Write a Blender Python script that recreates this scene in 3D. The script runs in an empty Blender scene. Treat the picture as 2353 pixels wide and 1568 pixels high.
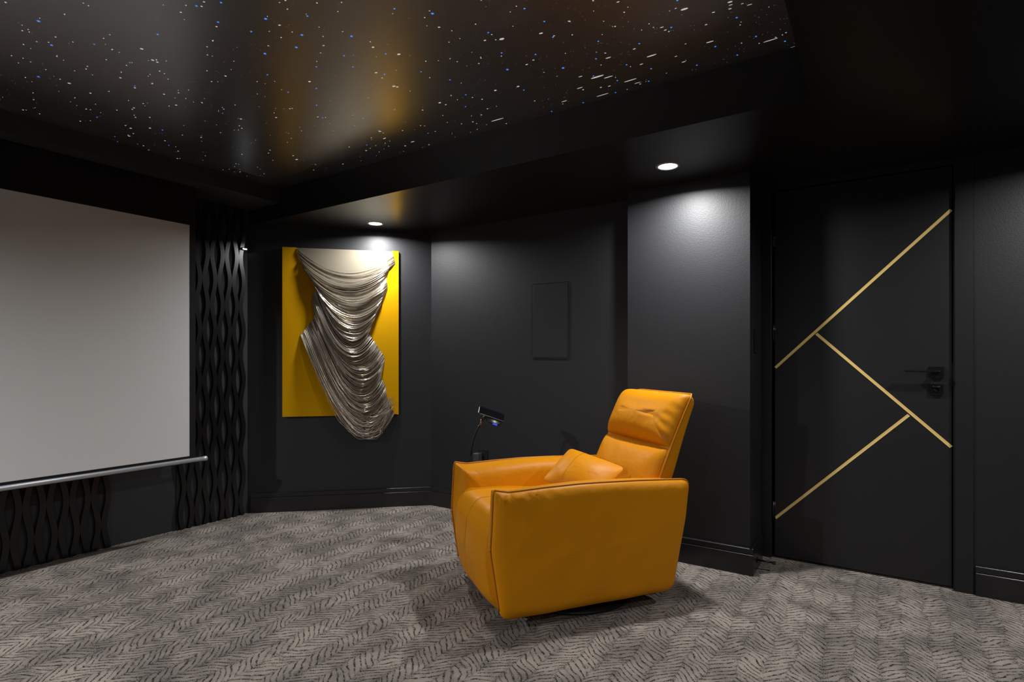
import bpy, bmesh, math, random
from mathutils import Vector, Matrix, noise
random.seed(7)
sc = bpy.context.scene
COL = sc.collection
PI = math.pi

# ---------------------------------------------------------------- camera, world, lights, exposure
TH = math.radians(33.3)
cam = bpy.data.objects.new('camera', bpy.data.cameras.new('camera'))
COL.objects.link(cam)
cam.location = (0, 0, 1.12)
cam.rotation_euler = (PI / 2, 0, TH)
cam.data.sensor_width = 36.0
cam.data.lens = 1281.0 / 2353.0 * 36.0
cam.data.shift_y = 41.0 / 2353.0
cam.data.clip_start = 0.02
sc.camera = cam

world = bpy.data.worlds.new('world'); sc.world = world
world.use_nodes = True
world.node_tree.nodes['Background'].inputs['Color'].default_value = (0.0, 0.0, 0.0, 1)
world.node_tree.nodes['Background'].inputs['Strength'].default_value = 0.0

sc.view_settings.view_transform = 'Standard'
sc.view_settings.look = 'None'
sc.view_settings.gamma = 1.0
sc.view_settings.use_curve_mapping = False
sc.view_settings.exposure = 0.0
sc.cycles.use_denoising = True
sc.cycles.max_bounces = 10
sc.cycles.caustics_reflective = False
sc.cycles.caustics_refractive = False
sc.cycles.sample_clamp_indirect = 6.0

SOFFIT = 2.09
STAR_Z = 2.295
# x, y, power of every recessed lamp in the soffit: three along the far soffit, the rest on the sides behind the camera
LAMPS = [(-3.01, 2.80, 18), (-0.885, 2.775, 22), (0.90, 2.78, 15),
         (0.95, 0.62, 8), (0.95, -1.55, 12), (-0.885, -1.55, 14), (-3.01, -1.55, 118)]
BEAM = math.radians(165)

# ---------------------------------------------------------------- materials
def mat(name, color, rough=0.5, metal=0.0, spec=0.5, bump=None, emit=None, coat=0.0):
    m = bpy.data.materials.new(name); m.use_nodes = True
    nt = m.node_tree; b = nt.nodes['Principled BSDF']
    b.inputs['Base Color'].default_value = (*color, 1)
    b.inputs['Roughness'].default_value = rough
    b.inputs['Metallic'].default_value = metal
    b.inputs['Specular IOR Level'].default_value = spec
    b.inputs['Coat Weight'].default_value = coat
    if emit:
        b.inputs['Emission Color'].default_value = (*emit[0], 1)
        b.inputs['Emission Strength'].default_value = emit[1]
    if bump:
        scale, strength, dist = bump[:3]
        tc = nt.nodes.new('ShaderNodeTexCoord')
        n = nt.nodes.new('ShaderNodeTexNoise'); n.inputs['Scale'].default_value = scale
        n.inputs['Detail'].default_value = bump[3] if len(bump) > 3 else 3
        bp = nt.nodes.new('ShaderNodeBump')
        bp.inputs['Strength'].default_value = strength; bp.inputs['Distance'].default_value = dist
        nt.links.new(tc.outputs['Object'], n.inputs['Vector'])
        nt.links.new(n.outputs['Fac'], bp.inputs['Height'])
        nt.links.new(bp.outputs['Normal'], b.inputs['Normal'])
    return m

class NB:
    """short-hand for building node graphs"""
    def __init__(s, m): s.m = m; s.nt = m.node_tree; s.b = s.nt.nodes['Principled BSDF']
    def add(s, t, **kw):
        n = s.nt.nodes.new(t)
        for k, v in kw.items(): setattr(n, k, v)
        return n
    def link(s, a, b): s.nt.links.new(a, b)
    def val(s, sock, v):
        if hasattr(v, 'links') or isinstance(v, bpy.types.NodeSocket): s.link(v, sock)
        else: sock.default_value = v
    def math(s, op, a, b=0.0, c=0.0, clamp=False):
        n = s.add('ShaderNodeMath', operation=op); n.use_clamp = clamp
        s.val(n.inputs[0], a); s.val(n.inputs[1], b); s.val(n.inputs[2], c)
        return n.outputs[0]
    def noise(s, vec, scale, detail=2, rough=0.5):
        n = s.add('ShaderNodeTexNoise')
        s.link(vec, n.inputs['Vector']); n.inputs['Scale'].default_value = scale
        n.inputs['Detail'].default_value = detail; n.inputs['Roughness'].default_value = rough
        return n
    def step(s, v, lo, hi):
        n = s.add('ShaderNodeMapRange'); n.interpolation_type = 'SMOOTHSTEP'
        s.val(n.inputs[0], v); n.inputs[1].default_value = lo; n.inputs[2].default_value = hi
        return n.outputs[0]
    def mix(s, f, a, b):
        n = s.add('ShaderNodeMix', data_type='RGBA')
        s.val(n.inputs[0], f)
        for i, c in ((6, a), (7, b)):
            if isinstance(c, tuple): n.inputs[i].default_value = (*c, 1)
            else: s.link(c, n.inputs[i])
        return n.outputs[2]

BLACK = (0.0112, 0.0116, 0.0138)
M = {}
M['wall'] = mat('black_satin_paint', BLACK, 0.50, bump=(160, 0.25, 0.002, 2))
M['soffit'] = mat('black_soffit_paint', (0.008, 0.008, 0.0085), 0.34, bump=(150, 0.06, 0.001, 2))
M['trim'] = mat('black_gloss_trim', (0.013, 0.013, 0.0142), 0.27, bump=(60, 0.04, 0.001, 2))
M['door'] = mat('black_door_paint', (0.011, 0.0105, 0.0115), 0.46, bump=(260, 0.05, 0.001, 2))
M['gold'] = mat('brushed_gold_strip', (0.98, 0.70, 0.24), 0.38, metal=0.0, spec=0.8)
M['black_metal'] = mat('black_powder_metal', (0.004, 0.004, 0.0045), 0.30)
M['black_plastic'] = mat('black_plastic', (0.012, 0.012, 0.013), 0.35)
M['slat'] = mat('black_slat_lacquer', (0.007, 0.007, 0.008), 0.25, bump=(90, 0.06, 0.001, 3))
M['fabric'] = mat('charcoal_acoustic_fabric', (0.042, 0.042, 0.043), 0.85, spec=0.2, bump=(420, 0.7, 0.003, 4))
M['drop'] = mat('black_screen_border', (0.010, 0.010, 0.0105), 0.75, spec=0.25)
M['screen'] = mat('grey_projection_fabric', (0.78, 0.775, 0.765), 0.62, spec=0.35, bump=(7, 0.05, 0.01, 2))
M['alu'] = mat('brushed_aluminium', (0.60, 0.62, 0.65), 0.42, metal=0.55)
M['yellow'] = mat('yellow_felt_panel', (0.60, 0.305, 0.0006), 0.9, spec=0.08, bump=(300, 0.25, 0.001, 3))
M['cream'] = mat('cream_canvas', (0.16, 0.142, 0.105), 0.9, spec=0.1, bump=(500, 0.15, 0.001, 2))
M['strand'] = mat('pewter_strand', (0.72, 0.65, 0.56), 0.22, metal=0.85)
M['strand_dark'] = mat('bronze_strand', (0.40, 0.31, 0.21), 0.25, metal=0.85)
M['leather'] = mat('mustard_leather', (0.68, 0.256, 0.0012), 0.46, spec=0.19)
nb = NB(M['leather'])
tc = nb.add('ShaderNodeTexCoord')
na = nb.noise(tc.outputs['Object'], 7, 3, 0.55); ng = nb.noise(tc.outputs['Object'], 380, 2)
h = nb.math('ADD', nb.math('MULTIPLY', na.outputs['Fac'], 1.0), nb.math('MULTIPLY', ng.outputs['Fac'], 0.03))
bp = nb.add('ShaderNodeBump'); bp.inputs['Strength'].default_value = 0.32; bp.inputs['Distance'].default_value = 0.02
nb.link(h, bp.inputs['Height']); nb.link(bp.outputs['Normal'], nb.b.inputs['Normal'])
M['piping'] = mat('mustard_leather_piping', (0.50, 0.18, 0.004), 0.42, spec=0.45)
M['stitch'] = mat('brown_stitching', (0.26, 0.085, 0.002), 0.7)
M['base'] = mat('black_swivel_base', (0.010, 0.010, 0.010), 0.5)
M['lens'] = mat('lamp_diffuser', (0.9, 0.9, 0.9), 0.4, emit=((1.0, 0.97, 0.93), 14.0))
M['white_ring'] = mat('white_lamp_trim', (0.35, 0.34, 0.33), 0.5)
M['led'] = mat('blue_led', (0.02, 0.03, 0.3), 0.3, emit=((0.01, 0.03, 1.0), 3.2))
M['white_led'] = mat('white_led', (0.8, 0.8, 0.8), 0.3, emit=((0.9, 0.93, 1.0), 20.0))
M['copper'] = mat('copper_collar', (0.42, 0.26, 0.19), 0.25, metal=0.9)
M['glass'] = mat('dark_phone_glass', (0.006, 0.006, 0.008), 0.12)
M['chrome'] = mat('steel_edge', (0.5, 0.5, 0.52), 0.25, metal=0.9)
M['bare_wood'] = mat('chipped_pale_paint', (0.45, 0.40, 0.30), 0.7)
M['star_white'] = mat('star_print_white', (0.5, 0.45, 0.4), 0.5, emit=((1.0, 0.90, 0.80), 0.50))
M['star_dim'] = mat('star_print_dim', (0.3, 0.28, 0.26), 0.5, emit=((0.9, 0.88, 0.85), 0.16))
M['star_blue'] = mat('star_fibre_blue', (0.1, 0.2, 0.6), 0.5, emit=((0.10, 0.32, 1.0), 0.75))

# star ceiling: satin printed stretch film, black with faint violet and rust clouds
m = mat('star_ceiling_film', (0.01, 0.01, 0.012), 0.33, spec=0.9, coat=1.0); M['star'] = m; nb = NB(m); nb.b.inputs['Coat Roughness'].default_value = 0.33; nb.b.inputs['Coat IOR'].default_value = 4.3
tc = nb.add('ShaderNodeTexCoord')
n1 = nb.noise(tc.outputs['Object'], 1.3, 4, 0.6); n2 = nb.noise(tc.outputs['Object'], 2.6, 5, 0.62)
c = nb.mix(nb.step(n1.outputs['Fac'], 0.45, 0.75), (0.002, 0.002, 0.0022), (0.016, 0.011, 0.040))
c = nb.mix(nb.step(n2.outputs['Fac'], 0.56, 0.78), c, (0.028, 0.008, 0.008))
nb.link(c, nb.b.inputs['Base Color'])

# carpet: taupe cut pile with dark broken herringbone strokes in columns along Y
m = mat('herringbone_carpet', (0.2, 0.18, 0.17), 0.95, spec=0.08); M['carpet'] = m; nb = NB(m)
tc = nb.add('ShaderNodeTexCoord')
wob = nb.noise(tc.outputs['Object'], 7, 2, 0.5)
sub = nb.add('ShaderNodeVectorMath', operation='SUBTRACT'); nb.link(wob.outputs['Color'], sub.inputs[0]); sub.inputs[1].default_value = (0.5, 0.5, 0.5)
mul = nb.add('ShaderNodeVectorMath', operation='SCALE'); nb.link(sub.outputs[0], mul.inputs[0]); mul.inputs['Scale'].default_value = 0.075
add = nb.add('ShaderNodeVectorMath', operation='ADD'); nb.link(tc.outputs['Object'], add.inputs[0]); nb.link(mul.outputs[0], add.inputs[1])
fz = nb.noise(tc.outputs['Object'], 260, 2, 0.7)
fs = nb.add('ShaderNodeVectorMath', operation='SUBTRACT'); nb.link(fz.outputs['Color'], fs.inputs[0]); fs.inputs[1].default_value = (0.5, 0.5, 0.5)
fm = nb.add('ShaderNodeVectorMath', operation='SCALE'); nb.link(fs.outputs[0], fm.inputs[0]); fm.inputs['Scale'].default_value = 0.011
ad2 = nb.add('ShaderNodeVectorMath', operation='ADD'); nb.link(add.outputs[0], ad2.inputs[0]); nb.link(fm.outputs[0], ad2.inputs[1])
sep = nb.add('ShaderNodeSeparateXYZ'); nb.link(ad2.outputs[0], sep.inputs[0])
W, P = 0.086, 0.029
u = nb.math('DIVIDE', sep.outputs[0], W)
colm = nb.math('FLOOR', u); fu = nb.math('SUBTRACT', u, colm)
par = nb.math('MULTIPLY', nb.math('FRACT', nb.math('MULTIPLY', colm, 0.5)), 2.0)
sgn = nb.math('SUBTRACT', nb.math('MULTIPLY', par, 2.0), 1.0)
rnd = nb.math('FRACT', nb.math('MULTIPLY', nb.math('SINE', nb.math('MULTIPLY', colm, 12.9898)), 43758.5))
v = nb.math('DIVIDE', sep.outputs[1], P)
v = nb.math('ADD', v, nb.math('MULTIPLY', nb.math('MULTIPLY', sgn, fu), 2.7))
v = nb.math('ADD', v, rnd)
vf = nb.math('ABSOLUTE', nb.math('SUBTRACT', nb.math('FRACT', v), 0.5))
line = nb.step(vf, 0.32, 0.42)
edge = nb.step(nb.math('ABSOLUTE', nb.math('SUBTRACT', fu, 0.5)), 0.465, 0.50)
brk = nb.noise(tc.outputs['Object'], 42, 3, 0.7)
brk2 = nb.noise(tc.outputs['Object'], 230, 2, 0.8)
lines = nb.math('MAXIMUM', line, nb.math('MULTIPLY', edge, 0.55))
lines = nb.math('MULTIPLY', lines, nb.step(nb.math('ADD', nb.math('MULTIPLY', brk.outputs['Fac'], 0.45), nb.math('MULTIPLY', brk2.outputs['Fac'], 0.55)), 0.455, 0.515))
blot = nb.noise(tc.outputs['Object'], 16, 3, 0.6); spk = nb.noise(tc.outputs['Object'], 210, 2, 0.8)
near = nb.step(nb.math('ABSOLUTE', nb.math('SUBTRACT', fu, 0.5)), 0.22, 0.50)
speck = nb.math('MULTIPLY', nb.step(spk.outputs['Fac'], 0.52, 0.58), nb.step(nb.math('ADD', blot.outputs['Fac'], nb.math('MULTIPLY', near, 0.12)), 0.54, 0.66))
lines = nb.math('MAXIMUM', lines, nb.math('MULTIPLY', speck, 0.85))
tone = nb.noise(tc.outputs['Object'], 4.5, 4, 0.6)
fine = nb.noise(tc.outputs['Object'], 600, 2, 0.7)
base = nb.mix(nb.step(tone.outputs['Fac'], 0.35, 0.68), (0.225, 0.198, 0.176), (0.445, 0.39, 0.338))
base = nb.mix(nb.math('MULTIPLY', nb.step(fine.outputs['Fac'], 0.35, 0.7), 0.45), base, (0.15, 0.13, 0.118))
colr = nb.mix(nb.math('MULTIPLY', lines, 0.97), base, (0.016, 0.013, 0.012))
nb.link(colr, nb.b.inputs['Base Color'])
hh = nb.math('SUBTRACT', nb.math('MULTIPLY', fine.outputs['Fac'], 0.6), lines)
bp = nb.add('ShaderNodeBump'); bp.inputs['Strength'].default_value = 0.6; bp.inputs['Distance'].default_value = 0.004
nb.link(hh, bp.inputs['Height']); nb.link(bp.outputs['Normal'], nb.b.inputs['Normal'])

# ---------------------------------------------------------------- mesh helpers
def link(name, bm, material, parent=None, smooth=False, loc=None, kind=None):
    me = bpy.data.meshes.new(name)
    bmesh.ops.recalc_face_normals(bm, faces=bm.faces[:])
    bm.to_mesh(me); bm.free()
    for mm in (material if isinstance(material, (list, tuple)) else [material]): me.materials.append(mm)
    if smooth:
        for p in me.polygons: p.use_smooth = True
    o = bpy.data.objects.new(name, me); COL.objects.link(o)
    if parent: o.parent = parent
    if loc: o.location = loc
    if kind: o['kind'] = kind
    return o

def tag(o, label, cat, group=None):
    o['label'] = label; o['category'] = cat
    if group: o['group'] = group
    return o

def thing(name, label, cat, loc=(0, 0, 0), rz=0.0, group=None):
    o = bpy.data.objects.new(name, None); COL.objects.link(o)
    o.empty_display_size = 0.1
    o.location = loc; o.rotation_euler = (0, 0, rz)
    return tag(o, label, cat, group)

def struct(name, bm, material, parent=None, smooth=False, loc=None):
    return link(name, bm, material, parent, smooth, loc, None if parent else 'structure')

def BM(): return bmesh.new()

def box(bm, lo, hi, bevel=0.0, seg=2, mtx=None):
    c = [(a + b) / 2 for a, b in zip(lo, hi)]; s = [abs(b - a) for a, b in zip(lo, hi)]
    r = bmesh.ops.create_cube(bm, size=1.0, matrix=Matrix.Translation(c) @ Matrix.Diagonal((*s, 1)))
    vs = r['verts']
    if bevel > 0:
        es = list({e for v in vs for e in v.link_edges})
        rb = bmesh.ops.bevel(bm, geom=es, offset=bevel, segments=seg, affect='EDGES', profile=0.5)
        vs = list({v for f in rb['faces'] for v in f.verts} | {v for v in vs if v.is_valid})
    if mtx is not None:
        allv = set(vs); stack = list(vs)
        while stack:
            v = stack.pop()
            for e in v.link_edges:
                w = e.other_vert(v)
                if w not in allv: allv.add(w); stack.append(w)
        bmesh.ops.transform(bm, matrix=mtx, verts=list(allv))
    return bm

def quad(bm, pts): return bm.faces.new([bm.verts.new(p) for p in pts])

def tube(bm, pts, r, n=8, caps=True):
    pts = [Vector(p) for p in pts]; rings = []
    up = Vector((0, 0, 1))
    for i, p in enumerate(pts):
        t = (pts[min(i + 1, len(pts) - 1)] - pts[max(i - 1, 0)]).normalized()
        a = t.cross(up)
        if a.length < 0.05: a = t.cross(Vector((1, 0, 0)))
        a.normalize(); b = t.cross(a)
        rr = r[i] if isinstance(r, (list, tuple)) else r
        rings.append([bm.verts.new(p + (a * math.cos(2 * PI * k / n) + b * math.sin(2 * PI * k / n)) * rr) for k in range(n)])
    for A, B in zip(rings, rings[1:]):
        for k in range(n): bm.faces.new((A[k], A[(k + 1) % n], B[(k + 1) % n], B[k]))
    if caps and n > 2: bm.faces.new(rings[0]); bm.faces.new(rings[-1][::-1])
    return bm

def lathe(bm, prof, n=40, mtx=None):
    rings = []
    for r, z in prof:
        if r < 1e-6: rings.append([bm.verts.new((0, 0, z))])
        else: rings.append([bm.verts.new((r * math.cos(2 * PI * k / n), r * math.sin(2 * PI * k / n), z)) for k in range(n)])
    for A, B in zip(rings, rings[1:]):
        for k in range(n):
            a = (A[k % len(A)], A[(k + 1) % n % len(A)], B[(k + 1) % n % len(B)], B[k % len(B)])
            f = []
            for v in a:
                if v not in f: f.append(v)
            if len(f) > 2: bm.faces.new(f)
    if mtx is not None: bmesh.ops.transform(bm, matrix=mtx, verts=[v for R in rings for v in R])
    return bm

def extrude_profile(bm, prof, a, b, out):
    """sweep a closed (depth, height) profile from a to b on the floor, depth along the unit vector out"""
    a = Vector(a); b = Vector(b); out = Vector(out)
    A = [bm.verts.new(a + out * d + Vector((0, 0, z))) for d, z in prof]
    B = [bm.verts.new(b + out * d + Vector((0, 0, z))) for d, z in prof]
    n = len(prof)
    for k in range(n): bm.faces.new((A[k], A[(k + 1) % n], B[(k + 1) % n], B[k]))
    bm.faces.new(A); bm.faces.new(B[::-1])
    return bm

def round_poly(pts, radii, step=0.012):
    """closed outline with rounded corners, resampled"""
    n = len(pts); out = []
    for i in range(n):
        p0, p, p1 = Vector(pts[i - 1]), Vector(pts[i]), Vector(pts[(i + 1) % n])
        r = radii[i] if isinstance(radii, (list, tuple)) else radii
        d0 = (p0 - p).normalized(); d1 = (p1 - p).normalized()
        ang = math.acos(max(-1, min(1, d0.dot(d1))))
        t = min(r / math.tan(ang / 2), 0.48 * (p0 - p).length, 0.48 * (p1 - p).length) if ang < 3.1 else 0.0
        a = p + d0 * t; b = p + d1 * t
        k = 8 if r > 0.01 else 3
        for j in range(k + 1):
            s = j / k; out.append(a * (1 - s) ** 2 + p * 2 * s * (1 - s) + b * s * s)
    res = []; L = len(out)
    for i in range(L):
        a, b = out[i], out[(i + 1) % L]; d = (b - a).length
        if d < 1e-6: continue
        k = max(1, int(d / step))
        for j in range(k): res.append(a.lerp(b, j / k))
    return res

def soft_slab(bm, outline, front, back, mapf, disp=None, rect=False):
    """pillow-like body: outline in (p, q), swelling by the two (B1, dr, B2) dome settings to +r and -r; mapf(p, q, r) -> point"""
    ps = [v.x for v in outline]; qs = [v.y for v in outline]
    cx, cy = (min(ps) + max(ps)) / 2, (min(qs) + max(qs)) / 2
    hx, hy = (max(ps) - min(ps)) / 2, (max(qs) - min(qs)) / 2
    hm = min(hx, hy)
    def height(d, S):
        B1, dr, B2 = S
        k = min(d / dr, 1.0)
        return B1 * (1 - (1 - k) ** 2.3) ** (1 / 2.3) + B2 * (1 - (1 - d / hm) ** 2)
    def prof(k): k = max(0.0, min(k, 1.0)); return (1 - (1 - k) ** 2.3) ** (1 / 2.3)
    def pillow(p, q, d, S):
        B1, dr, B2 = S
        ax, ay = min(1, abs(p - cx) / hx), min(1, abs(q - cy) / hy)
        return (B1 * prof(hx * (1 - ax) / dr) * prof(hy * (1 - ay) / dr) + B2 * (1 - ax ** 2.2) * (1 - ay ** 2.2)) * prof(d / .014)
    def sheet(S, sg, ring0):
        ds = [S[1] * f for f in (0.012, 0.05, 0.12, 0.22, 0.36, 0.54, 0.76, 1.0)]
        d = ds[-1]
        while d < hm * 0.93:
            d = min(d + max(0.018, hm * 0.1), hm * 0.93 + 1e-6); ds.append(d)
        prev = ring0
        n = len(outline)
        for d in ds:
            sx, sy = 1 - d / hx, 1 - d / hy
            r = sg * height(d, S)
            ring = []
            for v in outline:
                p, q = cx + (v.x - cx) * sx, cy + (v.y - cy) * sy
                if rect: r = sg * pillow(p, q, d, S)
                ring.append(bm.verts.new(mapf(p, q, r + (disp(p, q, sg) * min(1, d / S[1]) if disp else 0))))
            for k in range(n): bm.faces.new((prev[k], prev[(k + 1) % n], ring[(k + 1) % n], ring[k]))
            prev = ring
        rc = sg * (pillow(cx, cy, hm, S) if rect else height(hm, S)) + (disp(cx, cy, sg) if disp else 0)
        c = bm.verts.new(mapf(cx, cy, rc))
        for k in range(n): bm.faces.new((prev[k], prev[(k + 1) % n], c))
    ring0 = [bm.verts.new(mapf(v.x, v.y, 0)) for v in outline]
    sheet(front, 1, ring0); sheet(back, -1, ring0)
    return bm

# ---------------------------------------------------------------- room shell
XL, XR, YB = -3.83, 2.05, -2.05
CH0, CH1 = (-3.83, 2.33), (-2.87, 3.24)          # the 45 degree corner wall
PX0, PX1, PY = -1.222, -0.555, 3.09              # pillar
YR, YD, YW = 3.24, 3.437, 3.42                    # recess wall, door plane, wall right of the door
TX0, TX1, TY1, TY0 = -3.45, -0.212, 2.335, -1.05  # tray in the ceiling

bm = BM(); box(bm, (XL - .1, YB - .1, -0.08), (XR + .1, YD + .3, 0.0)); struct('floor', bm, M['carpet'])

def wall(name, pts, z0, z1, material, thick):
    """vertical wall through floor points pts (a single plane), extruded by the thick vector away from the room"""
    bm = BM(); t = Vector((*thick, 0))
    a, b = Vector((*pts[0], 0)), Vector((*pts[1], 0))
    vs = []
    for z in (z0, z1):
        vs.append([bm.verts.new(q + Vector((0, 0, z))) for q in (a, b, b + t, a + t)])
    A, B = vs
    bm.faces.new(A); bm.faces.new(B)
    for k in range(4): bm.faces.new((A[k], A[(k + 1) % 4], B[(k + 1) % 4], B[k]))
    return struct(name, bm, material)

ZT = 2.40
wl = wall('wall_left', [(XL, YB), CH0], 0, ZT, M['fabric'], (-.06, 0))
wall('wall_corner', [CH0, CH1], 0, ZT, M['wall'], (-.07, .07))
wall('wall_recess', [CH1, (PX0 + .02, YR)], 0, ZT, M['wall'], (0, .1))
bm = BM(); box(bm, (PX0, PY, 0), (PX1, YD + .25, ZT)); struct('wall_pillar', bm, M['wall'])
wall('wall_far', [(0.365, YW), (XR, YW)], 0, ZT, M['wall'], (0, .12))
wall('wall_right', [(XR, YB), (XR, YW)], 0, ZT, M['wall'], (.1, 0))
wall('wall_back', [(XL, YB), (XR, YB)], 0, ZT, M['wall'], (0, -.1))
wall('wall_doorway', [(PX1, YD + .10), (0.40, YD + .10)], 0, ZT, M['wall'], (0, .1))

# ceiling: lowered soffit round a tray; a higher, narrow soffit on the screen side
bm = BM()
TK = 0.02
box(bm, (XL, TY1, SOFFIT), (XR, YD + .2, SOFFIT + TK))                    # far strip
box(bm, (TX1, YB, SOFFIT), (XR, TY1, SOFFIT + TK))                        # door-side strip
box(bm, (XL, YB, SOFFIT), (TX1, TY0, SOFFIT + TK))                        # strip behind the camera
box(bm, (XL, TY1, SOFFIT + TK), (XR, TY1 + TK, ZT))                       # faces of the tray
box(bm, (TX1, TY0, SOFFIT + TK), (TX1 + TK, TY1, ZT))
box(bm, (XL, TY0 - TK, SOFFIT + TK), (TX1, TY0, ZT))
ceiling = struct('ceiling', bm, M['soffit'])
bm = BM(); box(bm, (XL, TY0, 2.195), (TX0, TY1, 2.215)); box(bm, (TX0 - TK, TY0, 2.215), (TX0, TY1, ZT))
struct('bulkhead', bm, mat('dark_grey_bulkhead_paint', (0.03, 0.03, 0.03), 0.5), ceiling)
bm = BM(); box(bm, (TX0, TY0, STAR_Z), (TX1, TY1, STAR_Z + .03))
star_panel = struct('star_panel', bm, M['star'], ceiling)
star_panel['label'] = 'black star-printed panel set in the ceiling tray'

def arc(cx, cz, r, a0, a1, n=5): return [(cx + r * math.cos(math.radians(a0 + (a1 - a0) * k / n)), cz + r * math.sin(math.radians(a0 + (a1 - a0) * k / n))) for k in range(n + 1)]
BASE = [(0, 0), (.0175, 0)] + arc(.0135, .104, .004, 0, 90) + [(.0115, .1085), (.0115, .1105)] + [(.0155, .1125)] + arc(.0105, .135, .005, 0, 90) + [(0, .140)]
def baseboard(name, a, b, out):
    bm = BM(); extrude_profile(bm, BASE, (*a, 0), (*b, 0), (*out, 0)); struct(name, bm, M['trim'])
s2 = math.sqrt(.5)
baseboard('baseboard_corner', (CH0[0] + .018, CH0[1] + .017), (CH1[0] + .004, CH1[1] + .004), (s2, -s2))
baseboard('baseboard_recess', (CH1[0] - .002, YR), (PX0, YR), (0, -1))
baseboard('baseboard_pillar', (PX0 - .017, PY), (PX1 + .017, PY), (0, -1))
baseboard('baseboard_pillar_side', (PX1, PY - .016), (PX1, YD - .08), (1, 0))
baseboard('baseboard_far', (0.385, YW), (XR, YW), (0, -1))
baseboard('baseboard_right', (XR, YW), (XR, YB), (-1, 0))

# ---------------------------------------------------------------- door with its frame
DX0, DX1, DZ0, DZ1 = -0.488, 0.300, 0.012, 2.058
bm = BM(); box(bm, (DX0, YD, DZ0), (DX1, YD + .04, DZ1), 0.002, 1)
door = struct('door_1', bm, M['door'])
def strip(p, q):
    """gold inlay from p to q in the (x, z) plane of the door"""
    a, b = Vector((p[0], 0, p[1])), Vector((q[0], 0, q[1])); d = (b - a).normalized(); n = Vector((-d.z, 0, d.x)) * .0072
    bm = BM(); y0 = YD - .0016; y1 = YD + .001
    prof = [(-1.0, y1), (-1.0, y0), (-.25, y0), (-.2, y0 + .0008), (.2, y0 + .0008), (.25, y0), (1.0, y0), (1.0, y1)]
    A = [bm.verts.new((a.x + n.x * k, y, a.z + n.z * k)) for k, y in prof]
    B = [bm.verts.new((b.x + n.x * k, y, b.z + n.z * k)) for k, y in prof]
    for k in range(8): bm.faces.new((A[k], A[(k + 1) % 8], B[(k + 1) % 8], B[k]))
    bm.faces.new(A); bm.faces.new(B[::-1])
    return struct('gold_strip', bm, M['gold'], door)
strip((-.4835, 1.070), (.2965, 1.845))
strip((-.2805, 1.2566), (.2965, .691))
strip((-.4835, .2235), (.1285, .8375))
for z in (1.80, 1.275, 0.266):
    bm = BM(); tube(bm, [(DX0 - .006, YD - .006, z - .05), (DX0 - .006, YD - .006, z + .05)], .0062, 12)
    for k in (-.03, -.01, .01, .03): tube(bm, [(DX0 - .006, YD - .006, z + k - .0008), (DX0 - .006, YD - .006, z + k + .0008)], .0068, 12)
    box(bm, (DX0 - .001, YD - .002, z - .05), (DX0 + .004, YD + .002, z + .05))
    struct('hinge', bm, M['black_metal'], door, True)
def plate(name, x, z, s):
    bm = BM(); c = .006
    o = [(-s + c, -s), (s - c, -s), (s, -s + c), (s, s), (-s, s), (-s, -s + c)]
    A = [bm.verts.new((x + px, YD - .010, z + pz)) for px, pz in o]; B = [bm.verts.new((x + px, YD, z + pz)) for px, pz in o]
    n = len(o); bm.faces.new(A); bm.faces.new(B[::-1])
    for k in range(n): bm.faces.new((A[k], A[(k + 1) % n], B[(k + 1) % n], B[k]))
    return struct(name, bm, M['black_metal'], door)
rose = plate('handle_rose', .238, 1.052, .029)
bm = BM()
tube(bm, [(.238, YD - .008, 1.058), (.238, YD - .044, 1.058)], .0125, 20)
box(bm, (.232, YD - .060, 1.0545), (.252, YD - .038, 1.0635), .003, 2)
box(bm, (.108, YD - .060, 1.055), (.236, YD - .040, 1.063), .002, 2)
struct('lever', bm, M['black_metal'], rose)
lockp = plate('lock_plate', .238, .968, .0275)
bm = BM(); box(bm, (.222, YD - .026, .976), (.254, YD - .010, .988), .005, 3)
tube(bm, [(.238, YD - .008, .966), (.238, YD - .013, .966)], .012, 20)
struct('thumb_turn', bm, M['black_metal'], lockp, True)
bm = BM(); box(bm, (DX1 + .0005, YD + .012, .985), (DX1 + .004, YD + .030, 1.10))
struct('strike_plate', bm, M['bare_wood'], door)

bm = BM()   # casing right, jambs, head
box(bm, (.308, YW - .006, 0), (.380, YW + .03, SOFFIT), .002, 1)
box(bm, (.304, YW + .002, 0), (.316, YD + .09, SOFFIT))
box(bm, (PX1, YD - .012, 0), (DX0 - .014, YD + .09, SOFFIT), .002, 1)
box(bm, (PX1, YW + .004, 2.064), (.312, YD + .09, SOFFIT))
struct('trim_1', bm, M['door'])

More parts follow.
